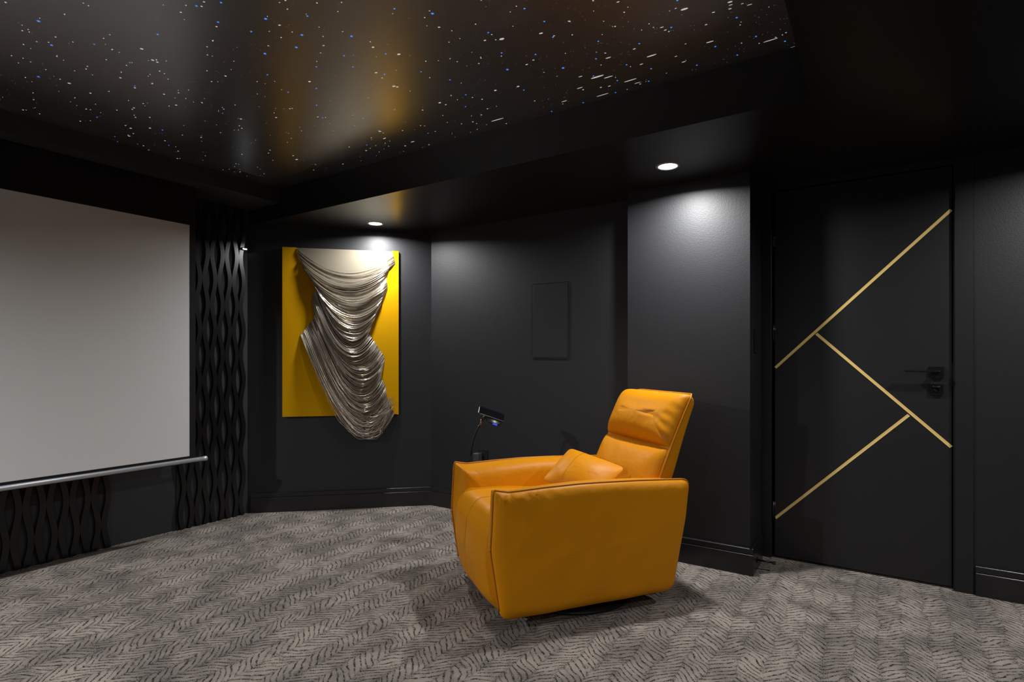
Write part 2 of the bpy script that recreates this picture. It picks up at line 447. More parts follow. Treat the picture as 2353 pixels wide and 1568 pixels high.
# ---------------------------------------------------------------- wave-slat wall panels
PER, AMP, SW, ST = 0.347, 0.0112, 0.0290, 0.020
def slat_mesh(sign, z0, z1, zph):
    bm = BM(); n = int((z1 - z0) / PER * 20); prev = None
    for i in range(n + 1):
        z = z0 + (z1 - z0) * i / n
        y = sign * AMP * math.cos(2 * PI * (z - zph) / PER)
        c = [(0, y - SW / 2), (ST, y - SW / 2), (ST, y + SW / 2), (0, y + SW / 2)]
        ring = [bm.verts.new((x, yy, z)) for x, yy in c]
        if prev:
            for k in range(3): bm.faces.new((prev[k], prev[k + 1], ring[k + 1], ring[k]))
        else: bm.faces.new(ring)
        prev = ring
    bm.faces.new(prev[::-1])
    return bm
def wave_panel(y_first, count, zph, label, odd0):
    root = thing('wave_panel', label, 'wall panel', (XL + .001, y_first, 0), 0, 'wave slat panels on the screen wall')
    bm = BM(); box(bm, (0.0, -.028, 0.004), (.006, .0515 * (count - 1) + .014, 2.19)); link('backing_panel', bm, M['fabric'], root)
    protos = {}
    for k in range(count):
        sg = -1 if (k + odd0) % 2 == 0 else 1
        if sg not in protos:
            o = link('wave_slat', slat_mesh(sg, .004, 2.19, zph), M['slat'], root); protos[sg] = o
        else:
            o = protos[sg].copy(); COL.objects.link(o); o.parent = root
        o.location = (.004, .0515 * k, 0)
    return root
wave_panel(1.865, 9, 1.84, 'tall black panel of wavy vertical slats beside the corner right of the screen', 0)
wave_panel(0.714, 15, 0.32, 'black panel of wavy vertical slats showing under the bottom left of the screen', 1)

# tiny lit fitting at the outer edge of the tall slat panel
t = thing('wall_led', 'tiny lit white light on the edge of the tall wavy panel', 'light', (-3.80, 2.283, 1.905))
bm = BM(); box(bm, (-.006, -.022, -.004), (.014, .022, .010), .002, 1); link('housing', bm, M['black_plastic'], t)
bm = BM(); box(bm, (.0142, -.013, -.0035), (.0165, .013, .003)); link('diffuser', bm, M['white_led'], t)

# ---------------------------------------------------------------- projection screen
SX = -3.58
t = thing('projection_screen', 'large grey pull-down projection screen with black border on the left', 'screen', (SX, 1.833, 2.19))
def loc_box(x0, y0, z0, x1, y1, z1, bev=0): return box(BM(), (x0 - SX, y0 - 1.833, z0 - 2.19), (x1 - SX, y1 - 1.833, z1 - 2.19), bev)
S0, S1, SZ0, SZ1 = -0.76, 1.797, 0.515, 1.952
bm = BM()
for a in (((SX - .002, S0 - .04, SZ1), (SX + .001, 1.833, 2.19)), ((SX - .002, S1, SZ0), (SX + .001, 1.833, SZ1)),
          ((SX - .002, S0 - .04, SZ0), (SX + .001, S0, SZ1)), ((SX - .002, S0 - .04, .470), (SX + .001, 1.833, SZ0))):
    box(bm, [a[0][0] - SX, a[0][1] - 1.833, a[0][2] - 2.19], [a[1][0] - SX, a[1][1] - 1.833, a[1][2] - 2.19])
link('black_border', bm, M['drop'], t)
bm = BM()   # the fabric hangs with a very slight belly
ny, nz = 40, 24; g = []
for i in range(ny + 1):
    r = []
    for j in range(nz + 1):
        y = S0 + (S1 - S0) * i / ny; z = SZ0 + (SZ1 - SZ0) * j / nz
        d = .0035 * math.sin(PI * j / nz) * math.sin(y * 5.1 + z * 1.2) * math.sin(PI * i / ny)
        r.append(bm.verts.new((d, y - 1.833, z - 2.19)))
    g.append(r)
for i in range(ny):
    for j in range(nz): bm.faces.new((g[i][j], g[i + 1][j], g[i + 1][j + 1], g[i][j + 1]))
link('screen_fabric', bm, M['screen'], t, True)
bm = BM(); tube(bm, [(.004, -2.62, .487 - 2.19), (.004, .048, .487 - 2.19)], .0135, 20); link('bottom_bar', bm, M['alu'], t, True)
bm = BM(); tube(bm, [(.004, .046, .487 - 2.19), (.004, .050, .487 - 2.19), (.004, .066, .487 - 2.19), (.004, .068, .487 - 2.19)], [.0145, .0155, .0155, .013], 20); link('end_cap', bm, M['alu'], t, True)
bm = BM(); tube(bm, [(.003, -2.62, -.004), (.003, -.42, -.004)], 0.0018, 8); link('top_trim', bm, M['drop'], t, True)

# ---------------------------------------------------------------- recessed lamps
def lamp(i, x, y, power, label):
    t = thing('recessed_downlight', label, 'downlight', (x, y, SOFFIT), 0, 'recessed downlights in the soffit')
    bm = BM(); lathe(bm, [(.046, .004), (.046, -.002), (.049, -.004), (.057, -.003), (.060, 0), (.060, .004), (.046, .004)], 48); link('trim_ring', bm, M['white_ring'], t, True)
    bm = BM(); lathe(bm, [(0, -.0025), (.030, -.0022), (.0455, -.0005), (.0455, .003), (0, .003)], 40); link('diffuser', bm, M['lens'], t, True)
    ld = bpy.data.lights.new('downlight_beam', 'AREA'); ld.energy = power; ld.shape = 'DISK'; ld.size = .086
    ld.spread = BEAM; ld.color = (0.985, 0.985, 0.985)
    lo = bpy.data.objects.new('downlight_beam', ld); COL.objects.link(lo); lo.parent = t; lo.location = (0, 0, -.012)
LL = ['lit downlight in the black soffit above the yellow artwork', 'lit downlight in the black soffit above the armchair, left of the door',
      'lit downlight in the soffit to the right of the door', 'lit downlight in the side soffit beside the viewpoint', 'lit downlight in the side soffit behind the viewpoint',
      'lit downlight in the rear soffit, middle of the room', 'lit downlight in the rear soffit on the screen side']
for i, (x, y, p) in enumerate(LAMPS): lamp(i, x, y, p, LL[i])

# ---------------------------------------------------------------- stars on the ceiling film
BLUE = [(-2.44, 0.716, 1.0), (-2.586, 0.798, 0.8), (-2.921, 0.857, 0.8), (-2.446, 0.883, 0.4), (-1.896, 0.974, 0.6), (-1.924, 1.062, 0.6), (-1.88, 1.158, 0.6), (-2.674, 1.114, 0.4), (-3.07, 1.406, 0.6), (-3.174, 1.157, 0.4), (-3.438, 1.348, 0.4), (-2.179, 0.982, 0.6), (-2.48, 1.015, 0.4), (-1.81, 1.009, 0.6), (-3.26, 1.526, 0.4), (-2.561, 1.434, 0.4), (-1.768, 1.142, 0.9), (-1.746, 1.271, 0.9), (-1.833, 1.31, 0.9), (-1.602, 1.375, 0.9), (-1.972, 1.271, 0.9), (-2.11, 1.371, 0.5), (-1.888, 1.442, 0.5), (-2.172, 1.511, 0.5), (-1.729, 1.448, 0.5), (-1.585, 1.527, 0.5), (-1.703, 1.634, 0.5), (-1.267, 1.436, 0.9), (-1.356, 1.346, 0.5), (-1.562, 1.701, 0.5), (-1.507, 1.818, 0.5), (-1.533, 1.959, 0.5), (-1.606, 2.051, 0.5), (-1.208, 1.766, 0.5), (-1.258, 1.881, 0.9), (-1.173, 1.63, 0.5), (-2.039, 1.557, 0.5), (-2.174, 1.661, 0.5), (-2.262, 1.764, 0.5), (-1.765, 1.523, 0.5), (-1.959, 2.186, 0.5), (-2.348, 2.121, 0.5), (-1.634, 1.211, 0.5), (-2.147, 2.02, 0.5), (-0.991, 1.585, 0.5), (-0.971, 1.683, 0.5), (-0.992, 1.783, 0.5), (-1.105, 1.847, 0.5), (-1.063, 1.994, 1.0), (-0.923, 2.003, 0.5), (-0.865, 1.898, 0.5), (-0.744, 1.996, 0.5), (-0.613, 1.961, 0.5), (-0.55, 1.824, 0.5), (-0.407, 2.028, 0.5), (-0.372, 2.185, 0.5), (-0.288, 2.277, 0.5), (-0.455, 2.279, 0.5), (-0.512, 2.172, 0.5), (-0.606, 2.269, 0.5), (-0.768, 2.195, 0.5), (-0.84, 2.112, 0.5), (-0.811, 2.288, 0.5), (-0.92, 2.21, 0.5), (-0.968, 2.305, 0.5), (-0.988, 2.12, 0.5), (-1.13, 2.315, 0.5), (-1.295, 2.314, 0.5), (-1.294, 2.064, 0.5)]
GALAXY = [(-2.335, 0.989, -2.328, 1.001, 0.0085), (-2.387, 1.05, -2.38, 1.062, 0.0095), (-2.884, 0.943, -2.878, 0.956, 0.0114), (-2.387, 1.069, -2.382, 1.078, 0.0067), (-2.649, 1.044, -2.644, 1.053, 0.0063), (-2.912, 1.032, -2.908, 1.041, 0.0085), (-2.694, 1.117, -2.689, 1.126, 0.0073), (-2.65, 1.215, -2.646, 1.224, 0.0073), (-2.72, 1.299, -2.711, 1.307, 0.0089), (-3.186, 1.302, -3.176, 1.311, 0.0098), (-3.304, 1.343, -3.294, 1.353, 0.0108), (-3.102, 1.355, -3.092, 1.364, 0.0098), (-1.957, 1.07, -1.952, 1.077, 0.0045), (-2.267, 1.277, -2.262, 1.286, 0.0067), (-1.977, 0.959, -1.972, 0.966, 0.0041), (-1.886, 0.981, -1.881, 0.988, 0.0041), (-1.856, 0.973, -1.851, 0.98, 0.0036), (-2.612, 1.548, -2.602, 1.556, 0.0089), (-2.404, 0.616, -2.4, 0.622, 0.0051), (-2.328, 0.886, -2.325, 0.89, 0.0032), (-2.495, 0.831, -2.492, 0.835, 0.0041), (-2.573, 0.782, -2.571, 0.787, 0.0041), (-2.975, 0.827, -2.973, 0.832, 0.0051), (-2.807, 0.738, -2.805, 0.743, 0.0051), (-2.592, 1.027, -2.589, 1.032, 0.0051), (-3.021, 1.258, -3.015, 1.263, 0.0063), (-2.964, 1.296, -2.957, 1.301, 0.0063), (-3.297, 1.128, -3.291, 1.134, 0.0073), (-3.213, 1.48, -3.206, 1.486, 0.0076), (-3.388, 1.45, -3.381, 1.456, 0.0085), (-2.194, 0.759, -2.191, 0.763, 0.003), (-2.196, 0.774, -2.193, 0.778, 0.0041), (-2.515, 1.015, -2.512, 1.02, 0.0045), (-2.582, 1.245, -2.579, 1.251, 0.0054), (-2.937, 1.209, -2.93, 1.214, 0.0058), (-2.373, 0.883, -2.37, 0.888, 0.0041), (-2.669, 0.736, -2.666, 0.741, 0.0051), (-2.666, 0.836, -2.663, 0.841, 0.0051), (-2.534, 0.952, -2.531, 0.957, 0.0041), (-2.452, 1.109, -2.449, 1.115, 0.0054), (-2.288, 1.214, -2.285, 1.219, 0.0045), (-2.112, 1.121, -2.109, 1.126, 0.0041), (-2.823, 1.071, -2.821, 1.077, 0.0054), (-3.115, 1.089, -3.109, 1.094, 0.0063), (-3.007, 1.173, -3.001, 1.178, 0.0063), (-3.004, 1.563, -2.997, 1.569, 0.0076), (-3.312, 1.595, -3.305, 1.601, 0.0089), (-3.437, 1.651, -3.429, 1.657, 0.0089), (-3.374, 0.929, -3.368, 0.934, 0.0071), (-2.693, 1.591, -2.687, 1.596, 0.0072), (-2.711, 1.614, -2.705, 1.62, 0.0067), (-1.167, 1.688, -1.143, 1.692, 0.0089), (-1.553, 1.554, -1.536, 1.559, 0.0071), (-1.753, 1.725, -1.733, 1.73, 0.0092), (-2.02, 1.5, -2.006, 1.505, 0.0064), (-1.743, 1.738, -1.728, 1.742, 0.0064), (-1.729, 1.604, -1.715, 1.608, 0.0057), (-1.597, 1.466, -1.584, 1.47, 0.0057), (-1.766, 1.188, -1.755, 1.193, 0.0042), (-1.218, 1.662, -1.206, 1.664, 0.0045), (-1.688, 1.953, -1.672, 1.956, 0.0072), (-2.873, 2.045, -2.852, 2.051, 0.0128), (-2.159, 2.029, -2.141, 2.033, 0.0092), (-1.407, 1.997, -1.392, 1.999, 0.0072), (-1.305, 2.022, -1.29, 2.024, 0.0063), (-1.575, 1.436, -1.568, 1.438, 0.0036), (-1.173, 1.646, -1.166, 1.648, 0.0032), (-1.333, 1.598, -1.326, 1.6, 0.0022), (-1.3, 1.752, -1.293, 1.754, 0.0036), (-1.331, 1.779, -1.323, 1.781, 0.0036), (-1.528, 1.995, -1.519, 1.996, 0.0036), (-1.502, 2.033, -1.493, 2.034, 0.005), (-1.907, 1.89, -1.897, 1.892, 0.005), (-1.802, 1.966, -1.792, 1.968, 0.005), (-2.832, 1.997, -2.82, 2.0, 0.0086), (-2.278, 1.742, -2.268, 1.745, 0.005), (-2.453, 1.635, -2.443, 1.639, 0.0058), (-2.313, 1.613, -2.304, 1.616, 0.005), (-1.738, 1.648, -1.729, 1.651, 0.0042), (-1.792, 1.384, -1.785, 1.386, 0.0028), (-1.609, 1.337, -1.602, 1.339, 0.0028), (-1.53, 1.251, -1.524, 1.253, 0.0028), (-1.184, 1.564, -1.177, 1.565, 0.0036), (-1.279, 1.549, -1.272, 1.55, 0.0022), (-1.652, 1.113, -1.646, 1.116, 0.0022), (-2.419, 2.174, -2.407, 2.177, 0.0078), (-2.186, 2.245, -2.174, 2.247, 0.0072), (-1.915, 1.244, -1.908, 1.247, 0.0036), (-1.827, 1.238, -1.82, 1.241, 0.0036), (-1.61, 2.248, -1.516, 2.249, 0.0045), (-2.211, 2.108, -2.184, 2.109, 0.0057), (-2.122, 2.225, -2.088, 2.225, 0.0042), (-1.014, 2.135, -0.941, 2.135, 0.0073), (-0.965, 2.162, -0.915, 2.162, 0.0041), (-0.758, 2.101, -0.709, 2.101, 0.0051), (-0.909, 2.239, -0.838, 2.237, 0.0041), (-0.538, 2.128, -0.504, 2.129, 0.004), (-0.363, 2.241, -0.3, 2.239, 0.003), (-1.062, 2.295, -0.989, 2.293, 0.0032), (-0.559, 1.881, -0.529, 1.883, 0.0071), (-0.649, 1.941, -0.632, 1.942, 0.003), (-0.642, 1.964, -0.629, 1.965, 0.0032), (-0.894, 2.023, -0.866, 2.024, 0.0041), (-0.78, 2.02, -0.765, 2.02, 0.003), (-0.417, 1.926, -0.398, 1.928, 0.0051), (-0.422, 1.964, -0.409, 1.965, 0.0032), (-0.367, 1.977, -0.346, 1.978, 0.002), (-0.473, 1.953, -0.46, 1.954, 0.003), (-0.511, 2.011, -0.5, 2.012, 0.0032), (-0.873, 2.276, -0.839, 2.275, 0.0022), (-1.099, 2.181, -1.063, 2.181, 0.0032), (-1.214, 2.255, -1.178, 2.254, 0.0032), (-0.798, 2.14, -0.78, 2.14, 0.0032), (-0.653, 2.215, -0.633, 2.215, 0.003), (-0.663, 2.158, -0.649, 2.158, 0.0022), (-1.026, 1.737, -1.007, 1.739, 0.0051), (-0.722, 1.724, -0.709, 1.725, 0.0032), (-0.605, 2.093, -0.596, 2.093, 0.002), (-1.179, 1.891, -1.165, 1.891, 0.0041), (-0.674, 1.896, -0.668, 1.897, 0.003), (-0.99, 1.777, -0.98, 1.778, 0.0032), (-0.572, 1.862, -0.562, 1.862, 0.002), (-1.046, 2.094, -1.024, 2.095, 0.0032), (-0.976, 2.236, -0.959, 2.236, 0.0032), (-0.284, 2.336, -0.258, 2.335, 0.002), (-0.417, 1.944, -0.401, 1.945, 0.002), (-0.381, 1.958, -0.37, 1.959, 0.002)]

bm = BM()
def dot(cx, cy, ax, ay, bx, by, mi, n=8):
    """ellipse with half axes (ax, ay), (bx, by) lying just under the film"""
    z = STAR_Z - .0006
    vs = [bm.verts.new((cx + ax * math.cos(2 * PI * k / n) + bx * math.sin(2 * PI * k / n), cy + ay * math.cos(2 * PI * k / n) + by * math.sin(2 * PI * k / n), z)) for k in range(n)]
    f = bm.faces.new(vs); f.material_index = mi
def inside(x, y): return TX0 + .02 < x < TX1 - .02 and TY0 + .02 < y < TY1 - .02
for x, y, s in BLUE:
    r = .0032 * s + .0010
    dot(x, y, r, 0, 0, r, 2)
    for k in range(3):
        a = k * PI / 3 + .2; dot(x, y, r * 1.9 * math.cos(a), r * 1.9 * math.sin(a), -r * .22 * math.sin(a), r * .22 * math.cos(a), 2, 6)
for x0, y0, x1, y1, w in GALAXY:
    ax, ay = (x1 - x0) / 2, (y1 - y0) / 2; l = math.hypot(ax, ay); w = min(w, .35 * l + .004) * .62
    dot((x0 + x1) / 2, (y0 + y1) / 2, ax * .8, ay * .8, -ay / l * w, ax / l * w, 0, 12)
for k in range(5200):
    x, y = random.uniform(TX0, TX1), random.uniform(TY0, TY1)
    if not inside(x, y): continue
    s = random.random() ** 8
    r = .0009 + .0022 * s
    if y < 0.4 and random.random() < .5: continue
    e = 1 + 1.2 * random.random() * (1 if random.random() < .5 else 0)
    a = random.gauss(0, .35)
    c, d = math.cos(a), math.sin(a)
    mi = 0 if s > .22 else 1
    if random.random() < .006: mi = 2
    dot(x, y, r * e * c, r * e * d, -r * d, r * c, mi, 6)
sp = link('star_print', bm, [M['star_white'], M['star_dim'], M['star_blue']], star_panel, kind='stuff')

# ---------------------------------------------------------------- artwork on the corner wall
# local frame: x along the wall from its left end, z up, y out of the wall towards the room
ART_ANG = math.radians(45)
t = thing('wall_artwork', 'tall yellow wall artwork with draped metallic strands over a cream torso shape', 'artwork', (CH0[0], CH0[1], 0), ART_ANG)
# in this frame the room side is -y
U0, U1, Z0, Z1, D = .248, 1.076, .698, 1.934, .045
LE = [(0.341, 1.936), (0.348, 1.9195), (0.3615, 1.8592), (0.3884, 1.7941), (0.4366, 1.7245), (0.4851, 1.6525), (0.4705, 1.6082), (0.454, 1.5722), (0.4608, 1.501), (0.4705, 1.4298), (0.4366, 1.3783), (0.374, 1.2963)]
L2 = [(0.4754, 1.083), (0.5827, 0.9495), (0.6813, 0.8251), (0.7459, 0.698)]
RE = [(1.0289, 1.936), (1.0494, 1.8425), (1.0186, 1.8205), (0.988, 1.7306), (0.9931, 1.6575), (0.9727, 1.5942), (0.9218, 1.468), (0.8662, 1.3215), (0.9117, 1.2281), (0.9676, 1.1344), (0.9625, 1.0613), (0.9472, 0.9882), (0.9778, 0.9149), (0.9931, 0.8206), (1.0442, 0.7044)]
def catmull(pts, per=6):
    out = []
    for i in range(len(pts) - 1):
        p0, p1, p2, p3 = [Vector(pts[max(0, min(len(pts) - 1, i + k))]) for k in (-1, 0, 1, 2)]
        for j in range(per):
            s = j / per
            out.append(.5 * (2 * p1 + (p2 - p0) * s + (2 * p0 - 5 * p1 + 4 * p2 - p3) * s * s + (3 * p1 - p0 - 3 * p2 + p3) * s ** 3))
    out.append(Vector(pts[-1])); return out
LC = catmull(LE); RC = catmull(RE); LC2 = catmull([LE[-1]] + L2, 4)
bm = BM(); box(bm, (U0 + .001, -D, Z0 + .001), (U1 - .001, -.001, Z1 - .001), .002, 1); link('canvas', bm, M['cream'], t)
def sheet(name, pts):
    bm = BM(); A = [bm.verts.new((p[0], -D - .006, p[1])) for p in pts]; B = [bm.verts.new((p[0], -D + .0, p[1])) for p in pts]
    n = len(pts); bm.faces.new(A); bm.faces.new(B[::-1])
    for k in range(n): bm.faces.new((A[k], A[(k + 1) % n], B[(k + 1) % n], B[k]))
    bm.normal_update(); bmesh.ops.triangulate(bm, faces=[f for f in bm.faces if len(f.verts) > 4])
    o = link(name, bm, M['yellow'], t); return o
sheet('yellow_panel', [(U0, Z0), (U0, Z1)] + [(p.x, min(p.y, Z1)) for p in LC] + [(p.x, max(p.y, Z0)) for p in LC2[1:]])
sheet('yellow_panel', [(U1, Z1), (U1, Z0)] + [(p.x, max(p.y, Z0)) for p in RC[::-1]][0:] )
bm = BM()   # yellow wrapped edges of the canvas
box(bm, (U0, -D, Z0), (U0 + .004, -.002, Z1)); box(bm, (U1 - .004, -D, Z0), (U1, -.002, Z1)); box(bm, (U0, -D, Z0), (.75, -.002, Z0 + .003))
link('canvas_edge', bm, M['yellow'], t)

def along(curve, s):
    L = [0.0]
    for a, b in zip(curve, curve[1:]): L.append(L[-1] + (b - a).length)
    d = s * L[-1]
    for i in range(len(curve) - 1):
        if d <= L[i + 1] or i == len(curve) - 2:
            k = (d - L[i]) / max(1e-9, L[i + 1] - L[i]); return curve[i].lerp(curve[i + 1], max(0, min(1, k)))
LA = [p for p in LC if p.y < 1.925]; RA = [p for p in RC if p.y < 1.917]
rs = random.Random(11)
def strand_group(name, N, seed, material, r0):
    rg = random.Random(seed); bm = BM(); nseg = 22
    for i in range(N):
        s = (i + rg.random()) / N
        s = s ** .93
        K = 46; fr_ = s * K - math.floor(s * K)
        if s < .62 and rg.random() < .9: s = (math.floor(s * K) + .5 + (fr_ - .5) * (.45 + .5 * s)) / K
        sl = max(0, min(1, s + rg.gauss(0, .004))); sr = max(0, min(1, s + rg.gauss(0, .006)))
        a, b = along(LA, sl), along(RA, sr)
        fold = noise.noise(Vector((s * 26, seed * .0 + 3.3, 0))) * .020 + noise.noise(Vector((s * 60, 7.1, 0))) * .012
        sag = .150 + .155 * s + .06 * s * s + fold + rg.gauss(0, .004 + .020 * s * s)
        skew = .0 + .85 * max(0, s - .35)
        depth = .020 + .030 * (0.5 + 0.5 * math.sin(s * 75 + noise.noise(Vector((s * 9, 1.7, 0))) * 5)) + .012 * rg.random() + .02 * s
        ph, wa = rg.uniform(0, 6.28), rg.gauss(0, .0025 + .006 * s * s)
        pts = []
        for j in range(nseg + 1):
            q = j / nseg
            c = a.lerp(b, q)
            w = 4 * q * (1 - q) * (1 - skew * .5 + skew * q)
            x = c.x + wa * math.sin(q * 9 + ph) * w
            z = c.y - sag * w + wa * math.cos(q * 7 + ph) * w
            y = -D - .006 - depth * min(1.0, (4 * q * (1 - q)) ** .6) - .002
            pts.append((x, y, z))
        tube(bm, pts, r0 * rg.uniform(.75, 1.3), 4, False)
    return link(name, bm, material, t, True, kind='stuff')
o = strand_group('strand', 215, 1, M['strand'], .0014); o['label'] = 'silvery strands draped across the torso shape'
o = strand_group('strand', 120, 2, M['strand_dark'], .0015); o['label'] = 'darker bronze strands among the silvery ones'
bm = BM(); rg = random.Random(5)   # loose tail loops below the canvas
for i in range(46):
    a = Vector((rg.uniform(.56, .78), rg.uniform(.70, .98))); b = Vector((rg.uniform(.96, 1.045), rg.uniform(.70, .84)))
    a.x = .50 + (1.03 - a.y) * .78 + rg.gauss(0, .012)
    low = rg.uniform(.52, .69); pts = []
    for j in range(25):
        q = j / 24; c = a.lerp(b, q); w = 4 * q * (1 - q)
        ww = w ** .75
        mid = (a.y + b.y) / 2
        pts.append((c.x + .03 * math.sin(q * PI) * rg.uniform(.2, .6) + .01 * math.sin(q * 11 + i), -D - .02 - .05 * w * rg.uniform(.7, .9), c.y * 1 - (c.y - low) * ww * (.72 + .28 * w)))
    tube(bm, pts, rg.uniform(.0012, .0019), 4, False)
link('loose_strand', bm, M['strand'], t, True, kind='stuff')

# ---------------------------------------------------------------- recess wall: access panel, outlet with plugged adaptor
t = thing('wall_access_panel', 'black rectangular panel set flush on the wall behind the armchair', 'panel', (-1.824, YR, 1.374))
bm = BM(); box(bm, (-.131, -.010, -.247), (.131, -.001, .247), .003, 2); link('cover', bm, M['door'], t)
bm = BM()
for a in (((-.136, -.006, -.252), (-.131, -.001, .252)), ((.131, -.006, -.252), (.136, -.001, .252)), ((-.131, -.006, .247), (.131, -.001, .252)), ((-.131, -.006, -.252), (.131, -.001, -.247))): box(bm, *a)
link('rim', bm, M['trim'], t)
t = thing('wall_outlet', 'black wall outlet low on the wall behind the phone stand', 'outlet', (-2.375, YR, .41))
bm = BM(); box(bm, (-.040, -.007, -.060), (.040, -.001, .060), .003, 2); link('cover_plate', bm, M['black_plastic'], t)
bm = BM(); box(bm, (-.022, -.010, -.044), (.022, -.006, -.006), .003, 2); box(bm, (-.022, -.010, .006), (.022, -.006, .044), .003, 2); link('socket', bm, M['black_plastic'], t)
t = thing('power_adaptor', 'dark grey plug-in power adaptor in the outlet behind the phone stand', 'adaptor', (-2.40, YR - .011, .41))
bm = BM(); box(bm, (-.024, -.050, -.045), (.024, 0, .035), .005, 3); link('body', bm, mat('grey_plastic', (.05, .05, .052), .4), t)
bm = BM(); tube(bm, [(0, -.03, -.045), (0, -.032, -.10), (.02, -.03, -.20), (.05, -.02, -.40)], .003, 8); link('cord', bm, M['black_plastic'], t, True)

# light switch on the side of the pillar
t = thing('light_switch', 'black light switch seen edge-on on the side of the pillar by the door', 'switch', (PX1, 3.232, 1.215))
bm = BM(); box(bm, (.001, -.037, -.064), (.007, .037, .064), .002, 2); link('cover_plate', bm, M['black_plastic'], t)
bm = BM(); box(bm, (.006, -.017, -.034), (.011, .017, .034), .002, 2); link('rocker', bm, M['black_plastic'], t)
# door stop on the pillar's baseboard
t = thing('door_stop', 'black bar door stop on the baseboard at the pillar corner', 'door stop', (PX1 + .018, 3.19, .052))
bm = BM(); tube(bm, [(0, 0, 0), (.004, 0, 0)], .014, 16); link('mount', bm, M['black_metal'], t)
bm = BM(); tube(bm, [(.003, 0, 0), (.075, .01, -.004)], .005, 10); link('rod', bm, M['black_metal'], t, True)
bm = BM(); tube(bm, [(.072, .01, -.004), (.088, .012, -.005)], .009, 14); link('tip', bm, M['black_plastic'], t)

# ---------------------------------------------------------------- phone stand behind the chair
Rv = Vector((math.cos(TH), math.sin(TH), 0)); Dv = Vector((-math.sin(TH), math.cos(TH), 0)); Uv = Vector((0, 0, 1))
SP = Vector((-1.957, 2.545, 0))
t = thing('phone_stand', 'black gooseneck phone stand rising behind the armchair with a blue light', 'stand', SP)
bm = BM(); lathe(bm, [(0, .002), (.070, .002), (.075, .006), (.073, .014), (.02, .020), (0, .020)], 40); link('base', bm, M['black_metal'], t, True)
hp = Vector((-1.8995, 2.580, .772)) - SP
pts = [(0, 0, .018), (0, 0, .30), (0, 0, .50)]
for k in range(1, 9):
    s = k / 8; pts.append(Vector((0, 0, .50)) * (1 - s) ** 2 + Vector((-.004, .0, .66)) * 2 * s * (1 - s) + (hp - Vector((.010, .006, .030))) * s * s)
bm = BM(); tube(bm, pts, .0062, 12); link('gooseneck', bm, M['black_plastic'], t, True)
bm = BM(); tube(bm, [hp - Vector((.011, .0065, .033)), hp], [.0075, .0068], 14); link('collar', bm, M['copper'], t, True)
hc = Vector((0, 0, 1.12)) + (Rv * ((1130 - 1176.5) / 1281) + Uv * ((825 - 952) / 1281) + Dv) * 3.2
e1 = (Rv * .155 - Uv * .055 + Dv * .02).normalized()
e2 = (Rv * -.012 + Uv * .040 + Dv * .062); e2 = (e2 - e1 * e2.dot(e1)).normalized(); e3 = e1.cross(e2).normalized()
if e3.z < 0: e3 = -e3
fr = Matrix(((e1.x, e2.x, e3.x, 0), (e1.y, e2.y, e3.y, 0), (e1.z, e2.z, e3.z, 0), (0, 0, 0, 1)))
mt = Matrix.Translation(hc - SP) @ fr
bm = BM(); lathe(bm, [(0, -.026), (.040, -.026), (.050, -.020), (.052, -.010), (.050, -.006), (0, -.006)], 40, mt @ Matrix.Translation((.020, -.022, 0)))
ch = link('charging_pad', bm, M['black_plastic'], t, True)
bm = BM(); box(bm, (.016, -.0752, -.0135), (.042, -.0690, -.0085), .001, 1, mt); link('blue_led', bm, M['led'], ch)
bm = BM(); tube(bm, [hp - Vector((.001, 0, .003)), hp + Vector((.010, .004, .012)), mt @ Vector((-.02, -.012, -.020))], [.008, .010, .012], 12); link('ball_joint', bm, M['black_plastic'], t, True)
t2 = thing('smartphone', 'dark phone lying tilted on the stand behind the armchair', 'phone', hc)
def slab(hw_, hh_, r_, z0, z1, bev):
    bm = BM(); o = round_poly([(-hw_, -hh_), (hw_, -hh_), (hw_, hh_), (-hw_, hh_)], r_, .02)
    R = []
    for ins, z in ((bev, z0), (0, z0 + bev), (0, z1 - bev), (bev, z1)):
        R.append([bm.verts.new(fr @ Vector((v.x * (1 - ins / hw_), v.y * (1 - ins / hh_), z))) for v in o])
    n = len(o)
    for A, B in zip(R, R[1:]):
        for k in range(n): bm.faces.new((A[k], A[(k + 1) % n], B[(k + 1) % n], B[k]))
    bm.faces.new(R[0][::-1]); bm.faces.new(R[-1]); return bm
link('body', slab(.079, .037, .012, -.0042, .0034, .0012), mat('dark_steel_edge', (.16, .16, .17), .28, .9), t2)
link('glass', slab(.0765, .0345, .010, .002, .0042, .0005), M['glass'], t2)

# ---------------------------------------------------------------- armchair; local frame: x forward, y towards the near arm, z up
CHL = (-1.27, 2.44, 0.0); CHA = math.radians(233.0)
chair = thing('armchair', 'mustard yellow leather swivel recliner armchair on the grey carpet', 'armchair', CHL, CHA)
def wr(p, s, a): return noise.noise(Vector(p) * s) * a
